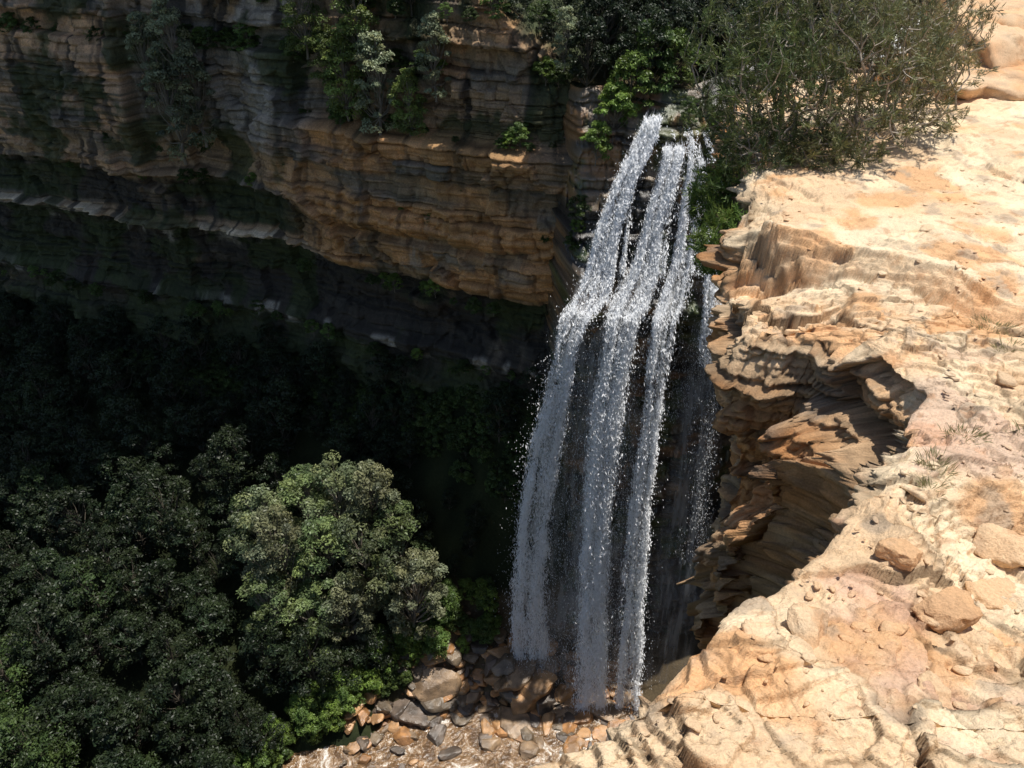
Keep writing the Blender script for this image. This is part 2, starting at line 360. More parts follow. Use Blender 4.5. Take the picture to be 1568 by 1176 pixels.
# ------------------------------------------------------------ far cliff
cX=np.array([-150,-90,-55,-42,-34,-30,-17.7,-8,-2,2.5,5.5,8]);cY=np.array([118,98,82,77.5,74,74.5,69,64.5,62,60.3,60.0,66])
def cliffY(X): return np.interp(X,cX,cY)
px=np.linspace(-150,8,6000);py=cliffY(px);py=np.convolve(np.pad(py,40,mode='edge'),np.ones(81)/81,'valid')
al=np.hypot(np.gradient(px),np.gradient(py));de=np.cumsum(al*np.where(px<-70,.25,1));de/=de[-1]
NC=860
qx=np.interp(np.linspace(0,1,NC),de,px);qy=np.interp(qx,px,py);qs=np.interp(qx,px,np.cumsum(al))
tx=np.convolve(np.pad(np.gradient(qx),20,mode='edge'),np.ones(41)/41,'valid');ty=np.convolve(np.pad(np.gradient(qy),20,mode='edge'),np.ones(41)/41,'valid')
l=np.hypot(tx,ty);nx,ny=ty/l,-tx/l
top=np.interp(qx,[-150,-28,-14,-10,-7,-2,4,8],[130,125,100,3,-7,-11,-15,-17.5])  # unseen cliff top, raised left to shade the forest, kept low right for sun
zz=np.concatenate([np.linspace(-75,-50,16)[:-1],np.linspace(-50,-9,420),np.linspace(-8.8,1,50)[1:]]);zt=zz[-1]
Zc=np.where(zz[None,:]>-20,-20+(zz[None,:]+20)*(np.maximum(top,-19.5)[:,None]+20)/(zt+20),zz[None,:])
hi=top>1
Zh=np.where(zz[None,:]>-8,-8+(np.clip(zz[None,:]+8,0,99)/(zt+8))**1.6*(top[:,None]+8),zz[None,:])
Zc=np.where(hi[:,None],Zh,Zc)
Xc=np.broadcast_to(qx[:,None],Zc.shape);S=np.broadcast_to(qs[:,None],Zc.shape)
pl=np.interp(Zc,[-75,-46,-43,-42,-41.5,-40,-34,-33,-32.6,-32.2,-31.9,-30,-27.6,-27,-22,-16,-12,0,20,80],[1,.4,-.4,-.2,-.2,-2.0,-2.4,-1.6,1.1,1.3,-.6,-1.0,-.8,1.0,1.3,.6,-.6,-3,-6,-10])
prr=np.interp(Zc,[-75,-46,-42.5,-42,-41,-40.5,-39,-34.4,-33.8,-33,-30,-29.6,-28,-20.5,-19.8,-17,-10,0,20,80],[1,.4,-.3,.2,.3,-.8,-2.0,-1.8,.3,.9,.9,.2,1.5,1.7,-.4,-.9,-2.2,-4,-8,-12])
wr=ss(Xc,-24,-15)
pro=pl*(1-wr)+prr*wr
pro=pro-1.8*ss(Xc,-35.2,-34.6)*(1-ss(Xc,-25,-21))*ss(Zc,-27.5,-26)
p1,e1,i1=plates(S*.22+Zc*.05,Zc*.16,120,1,1.3,.2,.25,.04)
p2,e2,i2=plates(S*.7,Zc*.55,122,1,1.3,.4,.25,.06)
pro=pro+.6*p1+.18*p2+.5*fbm(S*.1,Zc*.05,0,3,123)
wz=Zc+.14*fbm(S*.12,Zc*.05,0,3,125)
sdp,li,lr,gr=strata(S,wz,-80,140,.45,2.8,.28,4.0,127,.07,.45)
s2,li2,lr2,gr2=strata(S,wz+.3,-80,140,.18,.8,.09,1.8,129,.04,.16)
rough=.5+.5*ss(fbm(S*.09,Zc*.12,0,3,131),-.2,.2)
dsp=(sdp+s2)*rough+.3*fbm(S*.8,Zc*.8,0,5,133)
o=pro+dsp
V=np.stack([qx[:,None]+nx[:,None]*o,qy[:,None]+ny[:,None]*o,Zc],-1)
cap=V[:,-1:,:].copy();caps=[cap+np.array([a*.35,a,b]) for a,b in ((3,.5),(10,1.5),(30,4),(90,12))]
V=np.concatenate([V]+caps,1)
brown=np.array([.38,.25,.14]);dgrey=np.array([.21,.17,.125]);org=np.array([.62,.32,.13]);lgrey=np.array([.42,.37,.30]);blk=np.array([.035,.03,.024]);moss=np.array([.045,.058,.018]);pk=np.array([.58,.34,.185])
c=mix(dgrey,brown,ss(fbm(S*.06,Zc*.4,0,4,141)+.6*(lr-.5),-.3,.35))
oz=wr*ss(Zc,-34.5,-33)*(1-ss(Zc,-21,-19))
c=mix(c,org,np.clip(oz*ss(fbm(S*.1,Zc*.4,3,4,143)+.6*(lr-.5),-.45,.15),0,1)*.95)
lz=(1-ss(Xc,-35.5,-34.5))*ss(Zc,-28,-26.5)*(1-ss(Zc,-12,-8))
c=mix(c,pk,lz*.85*ss(fbm(S*.08,Zc*.5,6,4,144)+.5*(lr2-.5),-.4,.2))
gz=ss(Xc,-29,-27)*(1-ss(Xc,-19,-16))*ss(Zc,-24,-21)
c=mix(c,lgrey*.9,gz*.8*ss(fbm(S*.3,Zc*.12,9,4,145),-.3,.1))
c=mix(c,org*.9,.6*ss(Xc,-14,-10)*ss(Zc,-18,-16)*ss(fbm(S*.2,Zc*.5,13,4,148),.1,.3))
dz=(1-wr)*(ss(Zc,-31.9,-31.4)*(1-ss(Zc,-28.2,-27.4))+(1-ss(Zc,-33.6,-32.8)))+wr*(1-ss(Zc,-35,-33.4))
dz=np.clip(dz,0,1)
c=mix(c,blk,.94*dz*ss(fbm(S*.3,Zc*.3,3,3,149),-.9,-.3))  # black paints the deep shade of the recessed bands into the colour
strip=(1-wr)*ss(Zc,-33.0,-32.8)*(1-ss(Zc,-32.2,-31.9))
c=mix(c,np.array([.66,.53,.37]),strip*ss(fbm(S*.5,Zc,9,4,146),-.6,.0)*.95)
c=mix(c,lgrey,.75*(1-wr)*ss(Zc,-35.8,-34.6)*(1-ss(Zc,-33.4,-33.1))*ss(fbm(S*1.0,Zc*.2,1,3,147),.0,.2))
c=mix(c,lgrey,.6*ss(Xc,-16,-14)*(1-ss(Xc,-8,-6))*ss(Zc,-33,-32)*(1-ss(Zc,-27,-25))*ss(fbm(S*1.0,Zc*.15,1,4,158),.05,.25))
c=mix(c,lgrey*.9,.8*ss(Zc,-43,-42)*(1-ss(Zc,-41,-40.7))*ss(fbm(S*.4,Zc*.2,1,3,157),.08,.28))
c=mix(c,blk,.85*ss(fbm(S*.9,Zc*.10,0,4,151)+.25*fbm(S*.1,Zc*.1,4,2,152),.14,.4)*(1-.4*oz))
c=mix(c,moss,.85*ss(fbm(S*.25,Zc*.25,20,6,153),.1,.32)*(1-.7*oz))
c=mix(c,moss*.9,.8*dz*ss(fbm(S*.2,Zc*.3,30,4,159),.0,.25))  # moss growth, used as well to darken the painted shade of these recesses
c=mix(c,moss*.8,.8*ss(-Zc,42,46))  # mossy foot of the cliff, also painted dark for its deep shade
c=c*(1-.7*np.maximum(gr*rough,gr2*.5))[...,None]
c=c*(.65+.4*lr2+.3*i2)[...,None]
c=np.concatenate([c]+[np.broadcast_to(moss,(NC,1,3))]*4,1)
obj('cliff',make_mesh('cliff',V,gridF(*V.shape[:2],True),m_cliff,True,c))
# ------------------------------------------------------------ rock wall of the waterfall
NX=520;NZ=560
X=np.linspace(3.0,46,NX)[:,None]
zz=np.linspace(-76,-15.5,NZ)[None,:]
Y=np.interp(zz,[-76,-66,-60,-48,-40,-35,-31.2,-29.7,-29.3,-28.9,-27,-26.8,-24,-23.8,-21,-20.8,-18,-15.5],[50.5,53,56,57,57,55.6,53.4,52.0,52.1,53.3,53.8,54.4,54.8,55.4,55.8,56.4,56.8,59.5])+0*X
Y=Y+np.clip(5.2-X,0,5)**1.5*2.2+ss(X,17,28)*2.5-ss(X,30,46)*14
Zg=zz+0*X;Xg=X+0*zz
# projecting lip that splits the left strand
Y=Y-1.0*np.exp(-((Xg-5.6)/1.1)**2)*np.exp(-((Zg+29.6)/1.0)**2)
wz=Zg+.2*fbm(Xg*.15,Zg*.05,0,3,160)
sdp,li,lr,gr=strata(Xg,wz,-80,0,.5,2.2,.3,2.4,161,.08,.4)
s2,li2,lr2,gr2=strata(Xg,wz+.3,-80,30,.15,.6,.08,1.0,162,.05,.12)
p2,e2,i2=plates(Xg*.6,Zg*.5,165,1,1.3,.4,.25,.06)
Y=Y-(sdp+s2+p2*.25+.3*fbm(Xg*.4,Zg*.4,0,5,163)+.7*vn(Xg*.13,Zg*.06,0,164))
Zg2=Zg+.4*fbm(Xg*.3,0,0,3,165)*ss(Zg,-22,-16)+1.5*ss(Xg,13,17)*ss(Zg,-20,-16)
V=np.stack([Xg,Y,Zg2],-1)
c=mix(np.array([.06,.052,.045]),np.array([.21,.155,.10]),ss(fbm(Xg*.2,Zg*.5,0,4,166)+.6*(lr-.5),-.2,.4))
c=mix(c,org*.8,.6*ss(fbm(Xg*.3,Zg*.5,7,4,167),.1,.35)*ss(Zg,-60,-45))
c=mix(c,np.array([.42,.22,.10]),.8*np.exp(-((Xg-5.4)/1.2)**2)*np.exp(-((Zg+29.4)/1.1)**2))
c=mix(c,np.array([.06,.09,.025]),.75*ss(fbm(Xg*.5,Zg*.5,5,4,168),.1,.32))
c=c*(1-.7*np.maximum(gr,gr2*.5))[...,None]
obj('waterfall_rock_wall',make_mesh('waterfall_rock_wall',V,gridF(NX,NZ,True),m_wet,True,c))
# ------------------------------------------------------------ plateau above the falls
def platz(X,Y):
    z=-16.3+.13*(Y-58)+.10*np.clip(X-16,0,100)+.9*fbm(X*.1,Y*.1,0,3,170)
    z=z+.35*np.clip(4-X,0,40)
    d=np.abs((X-10)*.55-(Y-57)*1.0)*.88
    return z-1.1*np.exp(-(d/2.5)**2)
gx=np.linspace(-16,120,200)[:,None]+0*np.zeros((1,140));gy=np.linspace(0,1,140)[None,:]**1.4*120+np.where(gx<8,np.interp(gx,[-16,2,8],[70,64,59.3]),59.3-ss(gx,30,46)*14)
V=np.stack([gx,gy,platz(gx,gy)],-1)
c=mix(np.array([.05,.045,.02]),np.array([.1,.08,.045]),ss(fbm(gx*.5,gy*.5,0,4,171),-.3,.3))
obj('plateau_ground',make_mesh('plateau_ground',V,gridF(200,140),m_soil,True,c))
# ------------------------------------------------------------ valley ground
def valz(X,Y):
    d=np.maximum(cliffY(X)-Y,0)
    k=np.interp(X,[-150,-45,-25,-14,-6,2,60],[.5,.50,.72,1.0,1.6,3.2,3.2])
    base=np.interp(X,[-60,-13,3,60],[-50,-48,-43,-42])
    z=base-k*d
    fl=-73+4*np.clip((Y-44.5)/5,0,1)-.05*np.clip(40-Y,0,60)
    z=np.where(z>fl,z,fl)
    e=np.exp(-np.abs((base-k*d)-fl)/2)*1.2
    return z+e+1.2*fbm(X*.12,Y*.12,0,4,175)*np.clip(d/5,0,1)
gx=np.linspace(-150,70,400)[:,None]+np.zeros((1,320));gy=np.linspace(-60,125,320)[None,:]+0*gx
gz=valz(gx,gy)+.35*fbm(gx*.8,gy*.8,0,3,176)
c=mix(np.array([.020,.026,.012]),np.array([.035,.042,.018]),ss(fbm(gx*.4,gy*.4,0,4,177),-.3,.4))
c=mix(c,np.array([.10,.075,.045]),ss(gx,-14,-9)*(gy<54))
obj('valley_ground',make_mesh('valley_ground',np.stack([gx,gy,gz],-1),gridF(400,320),m_soil,True,c))
V=np.array([[-1500,-1500,-95],[1500,-1500,-95],[1500,1500,-95],[-1500,1500,-95]],float)
obj('ground',make_mesh('ground',V,np.array([[0,1,2,3]]),m_soil,False,np.tile([.05,.06,.03],(4,1))))

# ------------------------------------------------------------ waterfall
paths={
'left':[(10.1,57.2,-16.6,.5),(9.6,56.6,-17.9,.7),(8.1,55.3,-20.6,.85),(7.0,54.2,-24,.95),(6.4,53.2,-26.7,1.1),(5.7,51.8,-28.7,1.5),(4.7,50.8,-29.5,1.25),(4.2,50.5,-31.5,.95),(3.7,50.5,-34.5,1.15),(2.8,50.3,-41.5,1.35),(1.9,50.1,-50.1,1.55),(1.5,49.9,-58.5,1.65),(2.1,49.6,-69.5,1.8)],
'centre':[(11.8,56.6,-18.5,1.0),(11.3,55.6,-20.6,.9),(10.3,54.4,-24,.95),(9.9,53.2,-26.7,1.4),(9.0,52.0,-28.6,1.8),(8.3,51,-29.7,1.6),(7.9,50.3,-32.8,1.5),(7.4,49.3,-38.1,1.5),(7.1,48.3,-45.4,1.45),(7.15,47.2,-55.3,1.5),(7.9,45.6,-73,1.8)],
'right':[(13.4,56.5,-19.4,.6),(13.1,55.2,-22.1,.65),(12.7,53.8,-26,.7),(12.0,52.0,-28.7,1.0),(11.4,51,-29.7,.9),(11.0,50,-34.5,.75),(10.8,49,-40.2,.75),(10.7,47.5,-51.4,1.0),(11.5,45.7,-73.2,1.3)],
}
root=bpy.data.objects.new('waterfall',None);scene.collection.objects.link(root)
def pathsample(P,n):
    P=np.array(P,float);d=np.r_[0,np.cumsum(np.linalg.norm(np.diff(P[:,:3],axis=0),axis=1))]
    s=np.linspace(0,d[-1],n);Q=np.stack([np.interp(s,d,P[:,i]) for i in range(4)],1)
    kk=max(3,n//40)|1
    Q=np.stack([np.convolve(np.pad(Q[:,i],kk//2,mode='edge'),np.ones(kk)/kk,'valid') for i in range(4)],1)
    return Q,s
def sheet(name,P,mat,wmul,yo,nseed,xo=0,n=240,m=24):
    Q,s=pathsample(P,n);a=np.linspace(-1,1,m)
    hw=Q[:,3:4]*wmul*(1+.18*vn(s*.35,0,0,nseed))[:,None]
    X=Q[:,0:1]+xo+a[None,:]*hw+.15*vn(s*.2,1,0,nseed)[:,None]
    Y=Q[:,1:2]+yo-.25*(1-a[None,:]**2)+.22*vn(X*1.5,s[:,None]*.12,0,nseed)
    V=np.stack([X,Y,Q[:,2:3]+0*X],-1)
    ed=(1-np.abs(a)**2.2)[None,:]*np.clip(s/1.0,0,1)[:,None]*np.clip((s[-1]-s)/3,.25,1)[:,None]
    C=np.stack([(a[None,:]*hw+5)/10,np.broadcast_to(s[:,None]/100,X.shape),ed],-1)
    obj(name,make_mesh(name,V,gridF(n,m),mat,True,C),root)
for i,(k_,P) in enumerate(paths.items()):
    sheet(k_+'_stream',P,m_fall,.95,0,300+i)
sheet('mist_veil',[(7,54.2,-30,3.6),(6.8,52,-40,4.6),(6.8,50,-55,5.6),(7,47.5,-72,6.6)],m_veil,1,0,330,m=60)
sheet('thin_veil',[(15.2,53.2,-30.2,1.6),(15.4,51.5,-40,2.2),(15.6,50,-55,2.8),(15.6,48,-73,3.2)],m_veil,1,0,331,m=40)
allV=[]
def streaks(P,n,spread,lw,ww,njet,seed,tight=.10,fr_=.3,flake=.7,keepmin=.14,fsz=1.0):
    r=np.random.default_rng(seed);Q,s=pathsample(P,600)
    u=r.random(n)*s[-1];c=np.stack([np.interp(u,s,Q[:,i]) for i in range(4)],1)
    T=unit(np.gradient(Q[:,:3],axis=0));tt=np.stack([np.interp(u,s,T[:,i]) for i in range(3)],1)
    jr=np.random.default_rng(seed+1);jc=(jr.random(njet)*2-1);jw=jr.random(njet)**1.3+.15;jw/=jw.sum()
    j=r.choice(njet,n,p=jw)
    free=ss(-c[:,2],30,40)
    lat=jc[j]*.8+.22*vn(u*.25,j*3.1,0,seed)+r.normal(size=n)*(tight+.08*free)
    keep=r.random(n)<keepmin+(1-keepmin)*ss(vn(u*.28-j*5.3,j*1.7,0,seed+9)+.5*vn(u*1.1,j*2.7,0,seed+8),-.3,.5)
    lat=lat*spread
    X=c[:,0]+lat*c[:,3];Y=c[:,1]-fr_+r.normal(size=n)*.28;Z=c[:,2]+r.normal(size=n)*.1
    C=np.stack([X,Y,Z],1)[keep];tt=tt[keep];nn=len(C)
    fl=r.random(nn)<flake
    tt=unit(tt+r.normal(size=(nn,3))*.04)
    side=unit(np.stack([np.ones(nn),r.normal(size=nn)*.6,np.zeros(nn)],1))
    Lh=(lw[0]+(lw[1]-lw[0])*r.random(nn)**2)[:,None];Wh=(ww[0]+(ww[1]-ww[0])*r.random(nn)**2)[:,None]
    nf=unit(np.array([.15,-.50,.75])+r.normal(size=(nn,3))*.35)
    tf=unit(np.cross(nf,np.array([1.,0,0])+r.normal(size=(nn,3))*.4));bf=np.cross(nf,tf)
    fs=(.024+.034*r.random(nn)**2)[:,None]*fsz
    f_=fl[:,None]
    A=np.where(f_,tf*fs*3.6,tt*Lh);B=np.where(f_,bf*fs*.9,side*Wh)
    allV.append(np.stack([C-A,C+B,C+A,C-B],1).reshape(-1,3))
for i,(k_,P) in enumerate(paths.items()):
    nn=[74000,86000,38000][i]
    streaks(P,nn,1.0,(.15,.8),(.008,.024),[15,17,10][i],400+i,.07)
    streaks(P[:6],nn//10,1.1,(.08,.4),(.012,.03),[8,9,5][i],410+i,.08,.45,.7)
    streaks(P,nn//7,1.45,(.03,.12),(.010,.016),18,420+i,.24,.3,.6,.25,.55)
streaks([(7,54.2,-30,3.4),(6.8,52,-40,4.4),(6.8,50,-55,5.2),(7,47.5,-72,6)],26000,1,(.03,.25),(.007,.012),30,440,.16,.3,.5,.2,.5)
streaks([(12.9,54.5,-26,2.4),(12.9,52.8,-30,2.6),(12.6,52,-40,2.6)],6500,1,(.03,.2),(.010,.016),22,441,.12,.3,.5,.25,.5)
streaks([(14.6,55,-24,.6),(15.2,53.6,-26,.8),(15.2,52.0,-29.5,1.1),(15,51.3,-34,1.0)],6000,1,(.05,.4),(.012,.025),7,442)
streaks([(15.6,53,-30,1.2),(15.8,51.5,-40,1.6),(16,50,-55,2)],5000,1,(.05,.3),(.008,.012),10,446,.1,.3,.5,.25,.5)
streaks([(13,57.2,-17.6,1.6),(13.4,56,-19.5,1.9),(13.2,54.7,-23,2.0),(12.8,53,-27,2.3)],5500,1,(.05,.3),(.012,.025),10,443,.04)
streaks([(8.9,55.9,-19,.5),(8.6,54.6,-23,.6),(8.0,53,-27,1.2)],1800,1,(.05,.3),(.012,.025),6,444,.04)
streaks([(4.2,51.2,-29.1,.35),(6,51.2,-29.2,.4)],700,.8,(.03,.12),(.012,.02),9,445,.4,.3,.6,.3,.8)
V=np.concatenate(allV);obj('spray_streaks',make_mesh('spray_streaks',V,np.arange(len(V)).reshape(-1,4),m_drop,False),root)
P=[(15,60.5,-16.0,1.0),(19,62.3,-15.3,1.6),(24,64.8,-14.3,2),(32,69,-12.5,2.5),(45,76,-9,3)]
Q,s=pathsample(P,160);T=unit(np.gradient(Q[:,:3],axis=0));sd_=np.stack([-T[:,1],T[:,0],0*T[:,0]],1)
a=np.linspace(-1,1,12);V=Q[:,None,:3]+sd_[:,None,:]*a[None,:,None]*Q[:,3][:,None,None]
V[:,:,2]=platz(V[:,:,0],V[:,:,1])+.25+.12*vn(V[:,:,0]*2,V[:,:,1]*2,0,7)
m_foam,nt,p,out=newmat('foam_water');n=N(nt,'ShaderNodeTexNoise',Scale=2.0,Detail=7.0);tc=N(nt,'ShaderNodeTexCoord');nt.links.new(tc.outputs['Object'],n.inputs['Vector'])
cr=N(nt,'ShaderNodeValToRGB');cr.color_ramp.elements[0].position=.4;cr.color_ramp.elements[0].color=(.12,.11,.09,1);cr.color_ramp.elements[1].position=.65;cr.color_ramp.elements[1].color=(.8,.8,.8,1)
nt.links.new(n.outputs['Fac'],cr.inputs[0]);nt.links.new(cr.outputs[0],p.inputs['Base Color']);p.inputs['Roughness'].default_value=.3
obj('creek',make_mesh('creek',V,gridF(160,12),m_foam,True))
P=[(9,44.5,0,6),(0,44.8,0,5.4),(-6,44.0,0,5.2),(-10,43,0,5.5),(-15,40.5,0,5),(-22,35,0,4),(-30,25,0,4),(-40,5,0,4),(-50,-20,0,4)]
Q,s=pathsample(P,200);T=unit(np.gradient(Q[:,:3],axis=0));sd_=np.stack([-T[:,1],T[:,0],0*T[:,0]],1)
a=np.linspace(-1,1,24);V=Q[:,None,:3]+sd_[:,None,:]*a[None,:,None]*Q[:,3][:,None,None]
V[:,:,2]=np.interp(s,[0,10,20,120],[-71.6,-71.7,-71.9,-75])[:,None]+.12*fbm(V[:,:,0]*.8,V[:,:,1]*.8,0,3,8)+.25
obj('stream',make_mesh('stream',V,gridF(200,24),m_pool,True))
def bcol(v,i,r):
    base=[np.array([.50,.25,.10]),np.array([.36,.24,.14]),np.array([.16,.12,.09]),np.array([.24,.18,.12]),np.array([.52,.29,.13])][i%5]
    f=ss(fbm(v[:,0]*1.2,v[:,1]*1.2,v[:,2]*1.2,4,i),-.3,.4)
    return mix(base*.5,base*1.1,f)
r=np.random.default_rng(55)
for i in range(56):
    u=r.random();x=-12+24*u;y=np.interp(x,[-15,-6,0,5,11],[44,47,47.8,47.0,45.5])+r.normal()*2.1
    if x<-4: y=max(y,np.interp(x,[-15,-4],[44.5,46.0]))
    s=.45+1.25*r.random()**2
    v,f=rock(600+i,(s*(1.1+.6*r.random()),s,s*.85),4,8,.03,60)
    z=max(float(valz(np.array([x]),np.array([y]))[0]),-71.9)+s*.25
    v=v+np.array([x,y,z])
    obj('boulder',make_mesh('boulder',v,f,m_wet,False,bcol(v,i,r)))
g=Geo()
for i in range(820):
    u=r.random();x=-16+29*u;y=np.interp(x,[-16,-6,0,5,13],[42.5,46.3,47,46.5,45])+r.normal()*3.0
    if x<-3 and y<np.interp(x,[-16,-3],[43.5,45.8]) and i%5: continue
    s=.12+.75*r.random()**3
    v,f=rock(900+i,(s*(1.1+.8*r.random()),s,s*.85),2 if s<.3 else 3,7,.03,60)
    z=max(float(valz(np.array([x]),np.array([y]))[0]),-71.6)+s*.2
    v=v+np.array([x,y,z]);g.add(v,f,0,bcol(v,i+r.integers(5),r))
obj('boulder_pile',g.mesh('boulder_pile',[m_wet],False))
print('water',time.time()-T0)

# ------------------------------------------------------------ trees
def tree_mesh(name,seed,H,R,ncl,nlf,lsz,green,base=.35,barkc=(.22,.19,.15),flat=.8,cs_=(.20,.17)):
    r=np.random.default_rng(seed);g=Geo()
    n=9;t=np.linspace(0,1,n);tp=np.stack([np.cumsum(r.normal(size=n)*.03*H/3),np.cumsum(r.normal(size=n)*.03*H/3),t*H*.86-.8],1)
    V,F=tube(tp,np.linspace(.03,.008,n)*H*.6,7);g.add(V,F,0,np.array(barkc))
    for k in range(ncl):
        q=r.random();zc=H*(base+(1-base)*q)
        rr=R*(math.sin(math.pi*min(1,.22+.72*q))**.7)*(.35+.65*r.random()**.5)
        a=r.random()*2*math.pi
        c=np.array([rr*math.cos(a),rr*math.sin(a),zc])
        b=tp[min(n-1,max(2,int((zc-.18*H)/H/.86*(n-1))))]
        mid=(b+c)/2+np.array([0,0,-.04*H])+r.normal(size=3)*.1
        V,F=tube([b,mid,c],[.007*H,.004*H,.0015*H],4);g.add(V,F,0,np.array(barkc))
        cs=R*(cs_[0]+cs_[1]*r.random())
        d=unit(r.normal(size=(nlf,3)));d[:,2]=np.where(d[:,2]<-.3,-d[:,2]*.7,d[:,2])
        rad=cs*(.55+.5*r.random(nlf)**.6)
        P=c+d*rad[:,None]*np.array([1,1,flat])
        Nn=unit(d*.7+np.array([0,0,.5])+r.normal(size=(nlf,3))*.55)
        V,F=leaves(P,Nn,lsz*(.6+.8*r.random(nlf)),lsz*.42*(.6+.8*r.random(nlf)),r)
        tone=.6+.8*r.random()
        col=np.array(green)*tone*(.75+.5*r.random((nlf,1)))
        yel=r.random()*.35;col=col*np.array([1+yel*.8,1+yel*.3,1-yel*.3])
        g.add(V,F,1,np.repeat(col,4,0))
    return g.mesh(name,[m_bark,m_leaf],False)
G1=(.036,.062,.024);G3=(.022,.037,.017)  # dark green puts forest shade into the leaf colour
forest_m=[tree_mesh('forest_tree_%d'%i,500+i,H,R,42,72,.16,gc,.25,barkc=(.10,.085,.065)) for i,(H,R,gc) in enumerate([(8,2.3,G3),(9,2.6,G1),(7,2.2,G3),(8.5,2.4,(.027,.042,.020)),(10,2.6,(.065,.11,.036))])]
euc=[tree_mesh('euc_%d'%i,540+i,H,R,72,105,.155,gc,.15,cs_=(.15,.14)) for i,(H,R,gc) in enumerate([(12.5,3.5,(.15,.19,.10)),(10.5,3.1,(.14,.20,.085)),(11.5,2.8,(.18,.205,.125))])]  # greens lightened so the leaf colour carries the cluster's sunlit look
small=[tree_mesh('small_%d'%i,560+i,H,R,42,85,.14,gc,.1) for i,(H,R,gc) in enumerate([(4,1.7,(.13,.21,.045)),(5,1.8,(.10,.17,.045)),(3.2,1.6,(.06,.10,.028))])]
slim=[tree_mesh('slim_%d'%i,580+i,H,R,60,95,.16,gc,.02,cs_=(.22,.2)) for i,(H,R,gc) in enumerate([(10,2.0,(.20,.24,.15)),(8,2.3,(.14,.20,.055))])]
fr=bpy.data.objects.new('forest',None);scene.collection.objects.link(fr)
r=np.random.default_rng(77);cnt=0
cluster=[(-23.5,54,0),(-20.5,56.5,1),(-17.2,56.3,0),(-13.8,55.6,2),(-21.3,51.3,2),(-17.5,52.5,1),(-13.5,51.7,0),(-11,54,1),(-10,50.5,2),(-23.2,49.2,1),(-16,49.2,2),(-19.5,48.6,1)]
step=2.95
for X0 in np.arange(-95,-3,step):
    for Y0 in np.arange(28,100,step):
        x=X0+r.uniform(-1.3,1.3);y=Y0+r.uniform(-1.3,1.3)
        if y>cliffY(x)-1.6: continue
        ys=np.interp(x,[-50,-22,-15,-8,0,6],[0,35,39.5,43.5,46,46.5])
        if abs(y-ys)<6.5 and x>-40: continue
        if x>-17 and y<44: continue
        if x>-7 and y<53: continue
        if x>-13 and y<48: continue
        if min((x-c[0])**2+(y-c[1])**2 for c in cluster)<4: continue
        s=r.uniform(.65,1.1)
        if cliffY(x)-y<6: s*=.6
        if x>-9: s*=.5
        z=float(valz(np.array([x]),np.array([y]))[0])
        near=y<cliffY(x)-35
        mi_=r.choice(5,p=[.25,.22,.2,.1,.23]) if near else r.choice(5,p=[.38,.04,.35,.23,0])  # bright leaves for sunlit trees, dark leaves painting the shade near the cliff
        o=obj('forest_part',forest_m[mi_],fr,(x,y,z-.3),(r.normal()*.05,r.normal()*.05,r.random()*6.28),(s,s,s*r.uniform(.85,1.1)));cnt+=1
for (x,y,k_) in cluster:
    z=float(valz(np.array([x]),np.array([y]))[0]);s=r.uniform(.85,1.15)
    obj('eucalyptus_tree',euc[k_],None,(x,y,z-.3),(r.normal()*.05,r.normal()*.05,r.random()*6.28),(s,s,s*r.uniform(.85,1.1)))
for i in range(200):
    x=r.uniform(-32,-2);ys=np.interp(x,[-50,-22,-15,-8,0,6],[0,35,39.5,43.5,46,46.5]);y=ys+r.choice([-1,1],p=[.3,.7])*r.uniform(5.5,9)
    if x>-10 and y<ys: continue
    z=float(valz(np.array([x]),np.array([y]))[0]);s=r.uniform(.4,.8)
    obj('forest_part',small[r.integers(3)],fr,(x,y,z-.2),(0,0,r.random()*6.28),(s,s,s))
for i in range(420):
    x=r.uniform(-85,3);y=cliffY(x)-r.uniform(.2,4)
    z=float(valz(np.array([x]),np.array([y]))[0]);s=r.uniform(.35,.8)
    obj('forest_part',[small[2],forest_m[0]][int(r.random()<.2)],fr,(x,y,z-.3),(0,0,r.random()*6.28),(s,s,s))
cv=bpy.data.objects.new('cliff_vegetation',None);scene.collection.objects.link(cv)
for i in range(330):
    x=r.uniform(-68,4);zl=r.choice([-19.6,-27,-34.5,-42,-15,-11,-8,-24],p=[.22,.10,.08,.12,.18,.15,.1,.05])
    if x<-24 and zl in(-34.5,-19.6) : continue
    y=cliffY(x)-r.uniform(-1.0,1.0)+(1.4 if zl>-19 else -.2);s=r.uniform(.15,.5)*(1.3 if zl>-16 else 1)
    obj('cliff_plant',small[r.choice(3,p=[.2,.2,.6])],cv,(x,y,zl-.5),(r.normal()*.2,0,r.random()*6.28),(s,s,s*.8))
for (x,y,z,k_,s) in [(-30.2,71.6,-24.5,0,.95),(-28.0,71.6,-23,0,.8),(-31.6,72.2,-20,0,.75),(-29,71.4,-18.5,0,.75),(-13.5,66,-19,1,.75),(-10.8,64.6,-20,0,.75),(-8.2,64,-20,1,.6),(-12,66,-14.5,1,.75),(-16.5,67.5,-14.5,1,.75),(-6,63.8,-17,0,.6),(-15,67,-17,1,.55),(3.8,60.3,-14,0,.4)]:
    obj('cliff_tree',slim[k_],None,(x,y,z),(0,0,r.random()*6.28),(s,s,s))
pv=bpy.data.objects.new('plateau_trees',None);scene.collection.objects.link(pv)
for i in range(420):
    x=r.uniform(-12,48);y=r.uniform(60,92)
    yc=57+(x-10)*.55
    if x>6 and abs(y-yc)<2.6: continue
    if x>6 and y<yc: continue
    if x<4 and y<cliffY(x)+2: continue
    z=float(platz(np.array([x]),np.array([y]))[0])
    s=r.uniform(.5,.8);obj('plateau_tree',forest_m[[0,2,3][r.integers(3)]],pv,(x,y,z-.3),(0,0,r.random()*6.28),(s,s,s))  # dark-leaf copies stand in for deep shade over the plateau
